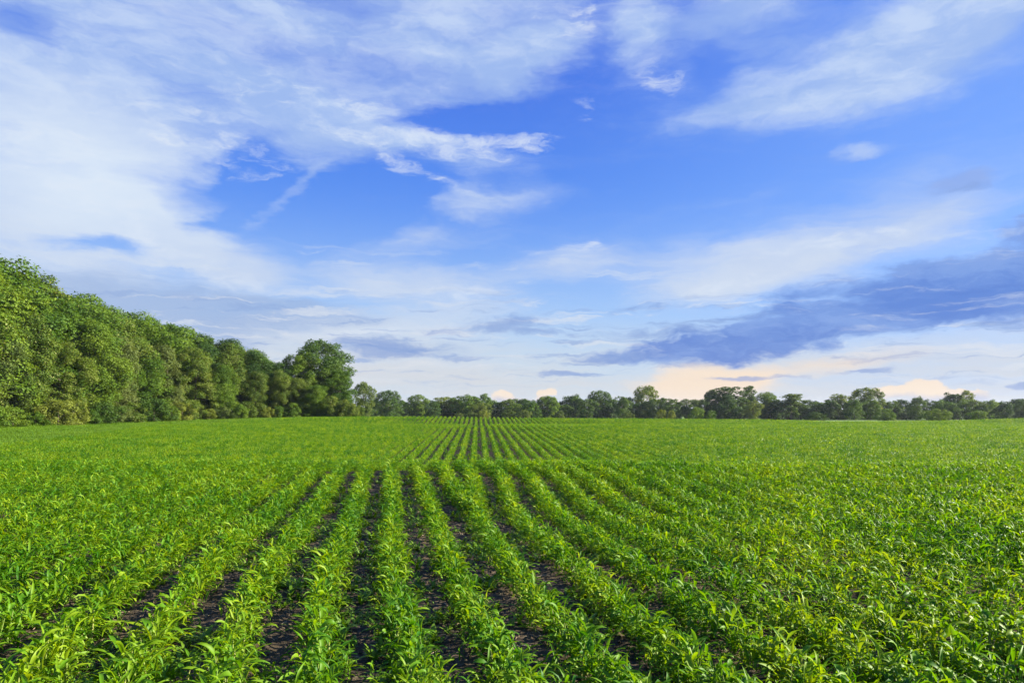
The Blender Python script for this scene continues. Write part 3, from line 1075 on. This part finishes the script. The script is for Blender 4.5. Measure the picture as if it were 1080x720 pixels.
# far tree line: (photo x, top y, width, kind, material, distance, label)
FAR = [
    (383, 402, 26, 'dome', 3, 185, 'pale loose tree just right of the big round-topped tree'),
    (410, 411, 30, 'dome', 2, 260, 'dark rounded tree right of the pale loose tree'),
    (440, 414, 22, 'low', 0, 270, 'small pointed tree right of the dark rounded tree'),
    (470, 417, 34, 'low', 1, 280, 'broad olive tree at the centre left of the far line'),
    (492, 415, 34, 'low', 0, 275, 'broad green tree just left of the field centre'),
    (511, 414, 20, 'low', 0, 280, 'upright tree left of the small pink cloud'),
    (544, 419, 32, 'low', 2, 290, 'low tree under the small pink cloud'),
    (577, 417, 26, 'dome', 0, 270, 'round green tree right of the small pink cloud'),
    (604, 415, 30, 'low', 2, 290, 'dark tree between the round green tree and the dark domed tree'),
    (632, 411, 28, 'dome', 2, 285, 'dark domed tree left of the warm horizon cloud'),
    (682, 406, 30, 'dome', 1, 290, 'sunlit domed tree standing against the left end of the warm cloud'),
    (766, 406, 34, 'tall', 2, 275, 'tall dark flat-topped tree right of the warm cloud'),
    (751, 410, 16, 'tall', 2, 280, 'slim dark tree on the left side of the flat-topped tree'),
    (790, 405, 15, 'tall', 2, 278, 'narrow column-shaped tree right of the flat-topped tree'),
    (808, 413, 28, 'dome', 0, 280, 'loose green tree right of the column-shaped tree'),
    (834, 414, 30, 'loose', 1, 272, 'open airy tree with sky showing through its crown'),
    (884, 415, 24, 'loose', 1, 275, 'thin airy tree left of the large dome'),
    (915, 408, 36, 'dome', 1, 280, 'large domed tree below and left of the cumulus puffs'),
    (944, 421, 16, 'low', 0, 285, 'small tree at the foot of the large dome'),
    (993, 421, 28, 'low', 0, 270, 'round bush-like tree under the cumulus puffs'),
    (1002, 413, 13, 'loose', 2, 285, 'left one of three slender trees rising at the far right'),
    (1010, 414, 9, 'loose', 0, 286, 'middle one of three slender trees rising at the far right'),
    (1019, 411, 14, 'loose', 1, 284, 'right one of three slender trees rising at the far right'),
    (1050, 422, 20, 'low', 0, 290, 'tree right of the three slender trees'),
    (1074, 420, 24, 'tall', 2, 290, 'spiky dark tree at the right end of the far line'),
]
RAD = {'low': 3.8, 'dome': 4.6, 'tall': 2.5, 'loose': 2.0}
for i, (xp, yt, wp, kd, mi, d, lb) in enumerate(FAR):
    at_px(farp[kd][i % len(farp[kd])], xp, yt, d, wp * 1.05, mi, 'far_tree', lb, 'tree', 'trees of the far line', RAD[kd])
# the lower, denser trees that fill the line
xp, k = -30.0, 0
marks = [(383, 'the pale loose tree'), (440, 'the small pointed tree'), (511, 'the upright tree by the pink cloud'), (577, 'the round green tree by the pink cloud'), (632, 'the dark domed tree'),
         (682, 'the sunlit domed tree'), (766, 'the tall flat-topped tree'), (834, 'the open airy tree'), (915, 'the large domed tree'), (1010, 'the three slender trees')]
cnt = {}
xp = 388.0
while xp < 1190:
    yt = 421 + rng.normal(0, 2.6) + (1.0 if xp > 840 else 0)
    if 600 < xp < 760:
        yt -= 1.5
    d = rng.uniform(262, 300)
    mk = [m_ for m_ in marks if m_[0] <= xp][-1]
    cnt[mk[1]] = cnt.get(mk[1], 0) + 1
    lbl = 'low dark far tree, %s right of %s' % (ORD[cnt[mk[1]]], mk[1])
    mi = int(rng.choice([2, 0, 2, 0, 1]))
    if 600 < xp < 760 or xp < 470:
        mi = 2
    at_px(farp['low'][int(rng.integers(4))], xp, yt, d, rng.uniform(17, 24), mi, 'far_tree', lbl, 'tree', 'low trees filling the far line', 3.8)
    xp += rng.uniform(6.5, 10)
# bright bushes in front of the line
BUSH = [(511, 431, 14, 4, 'bright yellow-green bush in the far line near the field centre'), (497, 434, 13, 3, 'pale bush left of the bright yellow-green bush'), (484, 435, 12, 3, 'pale green bush at the foot of the broad tree'),
        (536, 431, 16, 3, 'grey-green bush under the low tree by the pink cloud'), (553, 431, 13, 3, 'grey-green bush left of the round green tree'),
        (590, 432, 12, 3, 'pale bush below the round green tree'), (664, 435, 11, 3, 'tiny pale bush left of the yellowish bush'), (698, 431, 11, 4, 'yellowish bush, left half of a pair in the far line'),
        (708, 432, 10, 4, 'yellowish bush, right half of a pair in the far line'), (735, 428, 18, 0, 'green bush between the yellowish pair and the flat-topped tree'),
        (750, 432, 12, 0, 'green bush at the foot of the flat-topped tree'), (935, 430, 20, 0, 'rounded green bush right of the large domed tree'), (990, 430, 26, 0, 'broad green bush under the three slender trees'),
        (1032, 432, 22, 0, 'green bush near the right end of the far line'), (860, 434, 24, 2, 'low dark bush left of the large domed tree')]
for i, (xp, yt, wp, mi, lb) in enumerate(BUSH):
    at_px(shrubs[i % 3], xp, yt, 205, wp, mi, 'bush', lb, 'bush', 'bushes in front of the far line', 2.0)

# ------------------------------------------------------------------ grass verge (left) and low plants in the furrows
gsrc = bpy.data.collections.new('grass_sources')
for i in range(6):
    rs = np.random.default_rng(600 + i)
    V, Fc = [], []
    for q in range(60):
        b = np.array([rs.normal(0, 0.28), rs.normal(0, 0.28), 0])
        v_, f_ = blade(rs.uniform(0.16, 0.34), 0.02, rs.uniform(0, 6.28), R(rs.uniform(55, 85)), rs.uniform(0.4, 1.4), b, 3, 1, 0, rs)
        k = len(V)
        V += v_
        Fc += [tuple(a + k for a in ff) for ff in f_]
    gsrc.objects.link(bpy.data.objects.new('tuft_%02d' % i, mesh('grass_tuft', V, np.array(Fc), M_GRASS)))
gp, gr, gs, gi_ = [], [], [], []
FY_i = lambda y: np.interp(y, FY, FX)
while len(gp) < 9000:
    y = rng.uniform(30, 137)
    x = rng.uniform(-76, -28)
    le = float(left_edge(min(y, 112.0)))
    if (y < FIELD_END + 0.5 and x > le - 0.2) or x < FY_i(y) - 2:
        continue
    if y > FIELD_END and x > -20:
        continue
    k = float(0.5 + 1.0 * fbm(x / 6, y / 6, 3, 77)) * (1.5 if x < FY_i(y) + 3.5 else 0.8)
    gp.append((x, y, gz(x, y) - 0.01))
    gr.append((0, 0, rng.uniform(0, 6.28)))
    gs.append((1.3, 1.3, k))
    gi_.append(int(rng.integers(6)))
tag(scatter('grass', gp, gr, gs, gi_, gsrc), 'short grass verge between the corn and the left wood', 'grass', kind='stuff')

# small weeds, clods and dry stalks in the near furrows
wsrc = bpy.data.collections.new('weed_sources')
for i in range(5):
    rs = np.random.default_rng(700 + i)
    V, Fc = [], []
    for q in range(9):
        v_, f_ = blade(rs.uniform(0.03, 0.10), rs.uniform(0.008, 0.018), rs.uniform(0, 6.28), R(rs.uniform(25, 80)), rs.uniform(0.3, 1.5), np.array([rs.normal(0, .012), rs.normal(0, .012), 0]), 4, 1, 0, rs)
        k = len(V)
        V += v_
        Fc += [tuple(a + k for a in ff) for ff in f_]
    wsrc.objects.link(bpy.data.objects.new('weed_%02d' % i, mesh('weed_mesh', V, np.array(Fc), M_GRASS)))


def near_scatter(nn, ymax, seed, xr=(-6, 9)):
    rs = np.random.default_rng(seed)
    y = 3.5 + (ymax - 3.5) * rs.random(nn) ** 1.3
    x = rs.uniform(*xr, nn)
    z = soil_z(x, y)
    return x, y, z, rs


x, y, z, rs = near_scatter(13000, 19, 5)
patch = fbm(x * 0.9, y * 0.9, 3, 88) > 0.44
x, y, z = x[patch], y[patch], z[patch]
tag(scatter('weeds', np.stack([x, y, z], 1), np.stack([x * 0, x * 0, rs.uniform(0, 6.28, len(x))], 1), np.repeat(rs.uniform(0.7, 2.3, len(x))[:, None], 3, 1), rs.integers(0, 5, len(x)), wsrc),
    'tiny weeds sprouting in the bare furrows', 'weeds', kind='stuff')

csrc = bpy.data.collections.new('clod_sources')
for i in range(4):
    rs = np.random.default_rng(800 + i)
    import bmesh
    bm = bmesh.new()
    bmesh.ops.create_icosphere(bm, subdivisions=2, radius=1)
    for vv in bm.verts:
        vv.co *= rs.uniform(0.72, 1.15)
        vv.co.z *= 0.65
    me = bpy.data.meshes.new('clod')
    bm.to_mesh(me)
    bm.free()
    me.materials.append(M_SOIL)
    csrc.objects.link(bpy.data.objects.new('clod_%02d' % i, me))
x, y, z, rs = near_scatter(9000, 18, 6)
sc_ = 0.006 + 0.022 * rs.random(len(x)) ** 3
tag(scatter('soil_clods', np.stack([x, y, z + sc_ * 0.1], 1), rs.uniform(0, 6.28, (len(x), 3)), np.repeat(sc_[:, None], 3, 1), rs.integers(0, 4, len(x)), csrc),
    'crumbly clods of soil lying in the furrows', 'soil clods', kind='stuff')

m, n, o = new_mat('dry_straw')
oi = n.n('ShaderNodeObjectInfo')
p = n.n('ShaderNodeBsdfPrincipled')
n.put(p.inputs['Base Color'], n.mix(oi.outputs['Random'], (0.20, 0.13, 0.07), (0.45, 0.36, 0.22)))
p.inputs['Roughness'].default_value = 0.8
n.put(o.inputs[0], p.outputs[0])
ssrc = bpy.data.collections.new('straw_sources')
for i in range(3):
    rs = np.random.default_rng(900 + i)
    v_, f_ = tube([(-0.05, 0, 0.006), (0, rs.normal(0, .006), 0.012), (0.05, rs.normal(0, .01), 0.006)], [0.0035, 0.003, 0.002], 5)
    ssrc.objects.link(bpy.data.objects.new('straw_%02d' % i, mesh('straw_mesh', v_, np.array(f_), m)))
x, y, z, rs = near_scatter(3200, 15, 8)
tag(scatter('straw_litter', np.stack([x, y, z + 0.004], 1), np.stack([x * 0, rs.normal(0, .15, len(x)), rs.uniform(0, 6.28, len(x))], 1), rs.uniform(0.5, 1.6, (len(x), 3)), rs.integers(0, 3, len(x)), ssrc),
    'dry brown stalk scraps scattered on the soil', 'straw litter', kind='stuff')

# ------------------------------------------------------------------ air
m, n, o = new_mat('haze')
vp = n.n('ShaderNodeVolumePrincipled')
vp.inputs['Color'].default_value = (0.80, 0.88, 1.0, 1)
vp.inputs['Density'].default_value = HAZE
vp.inputs['Anisotropy'].default_value = 0.2
n.put(o.inputs['Volume'], vp.outputs[0])
bx = [(x, y, z) for z in (-12, 30) for x, y in ((-6100, -100), (6100, -100), (6100, 6100), (-6100, 6100))]
hb = link('haze', mesh('haze', bx, [(3, 2, 1, 0), (4, 5, 6, 7), (0, 1, 5, 4), (1, 2, 6, 5), (2, 3, 7, 6), (3, 0, 4, 7)], m))
tag(hb, 'thin pale evening haze over the field and trees', 'haze', kind='stuff')
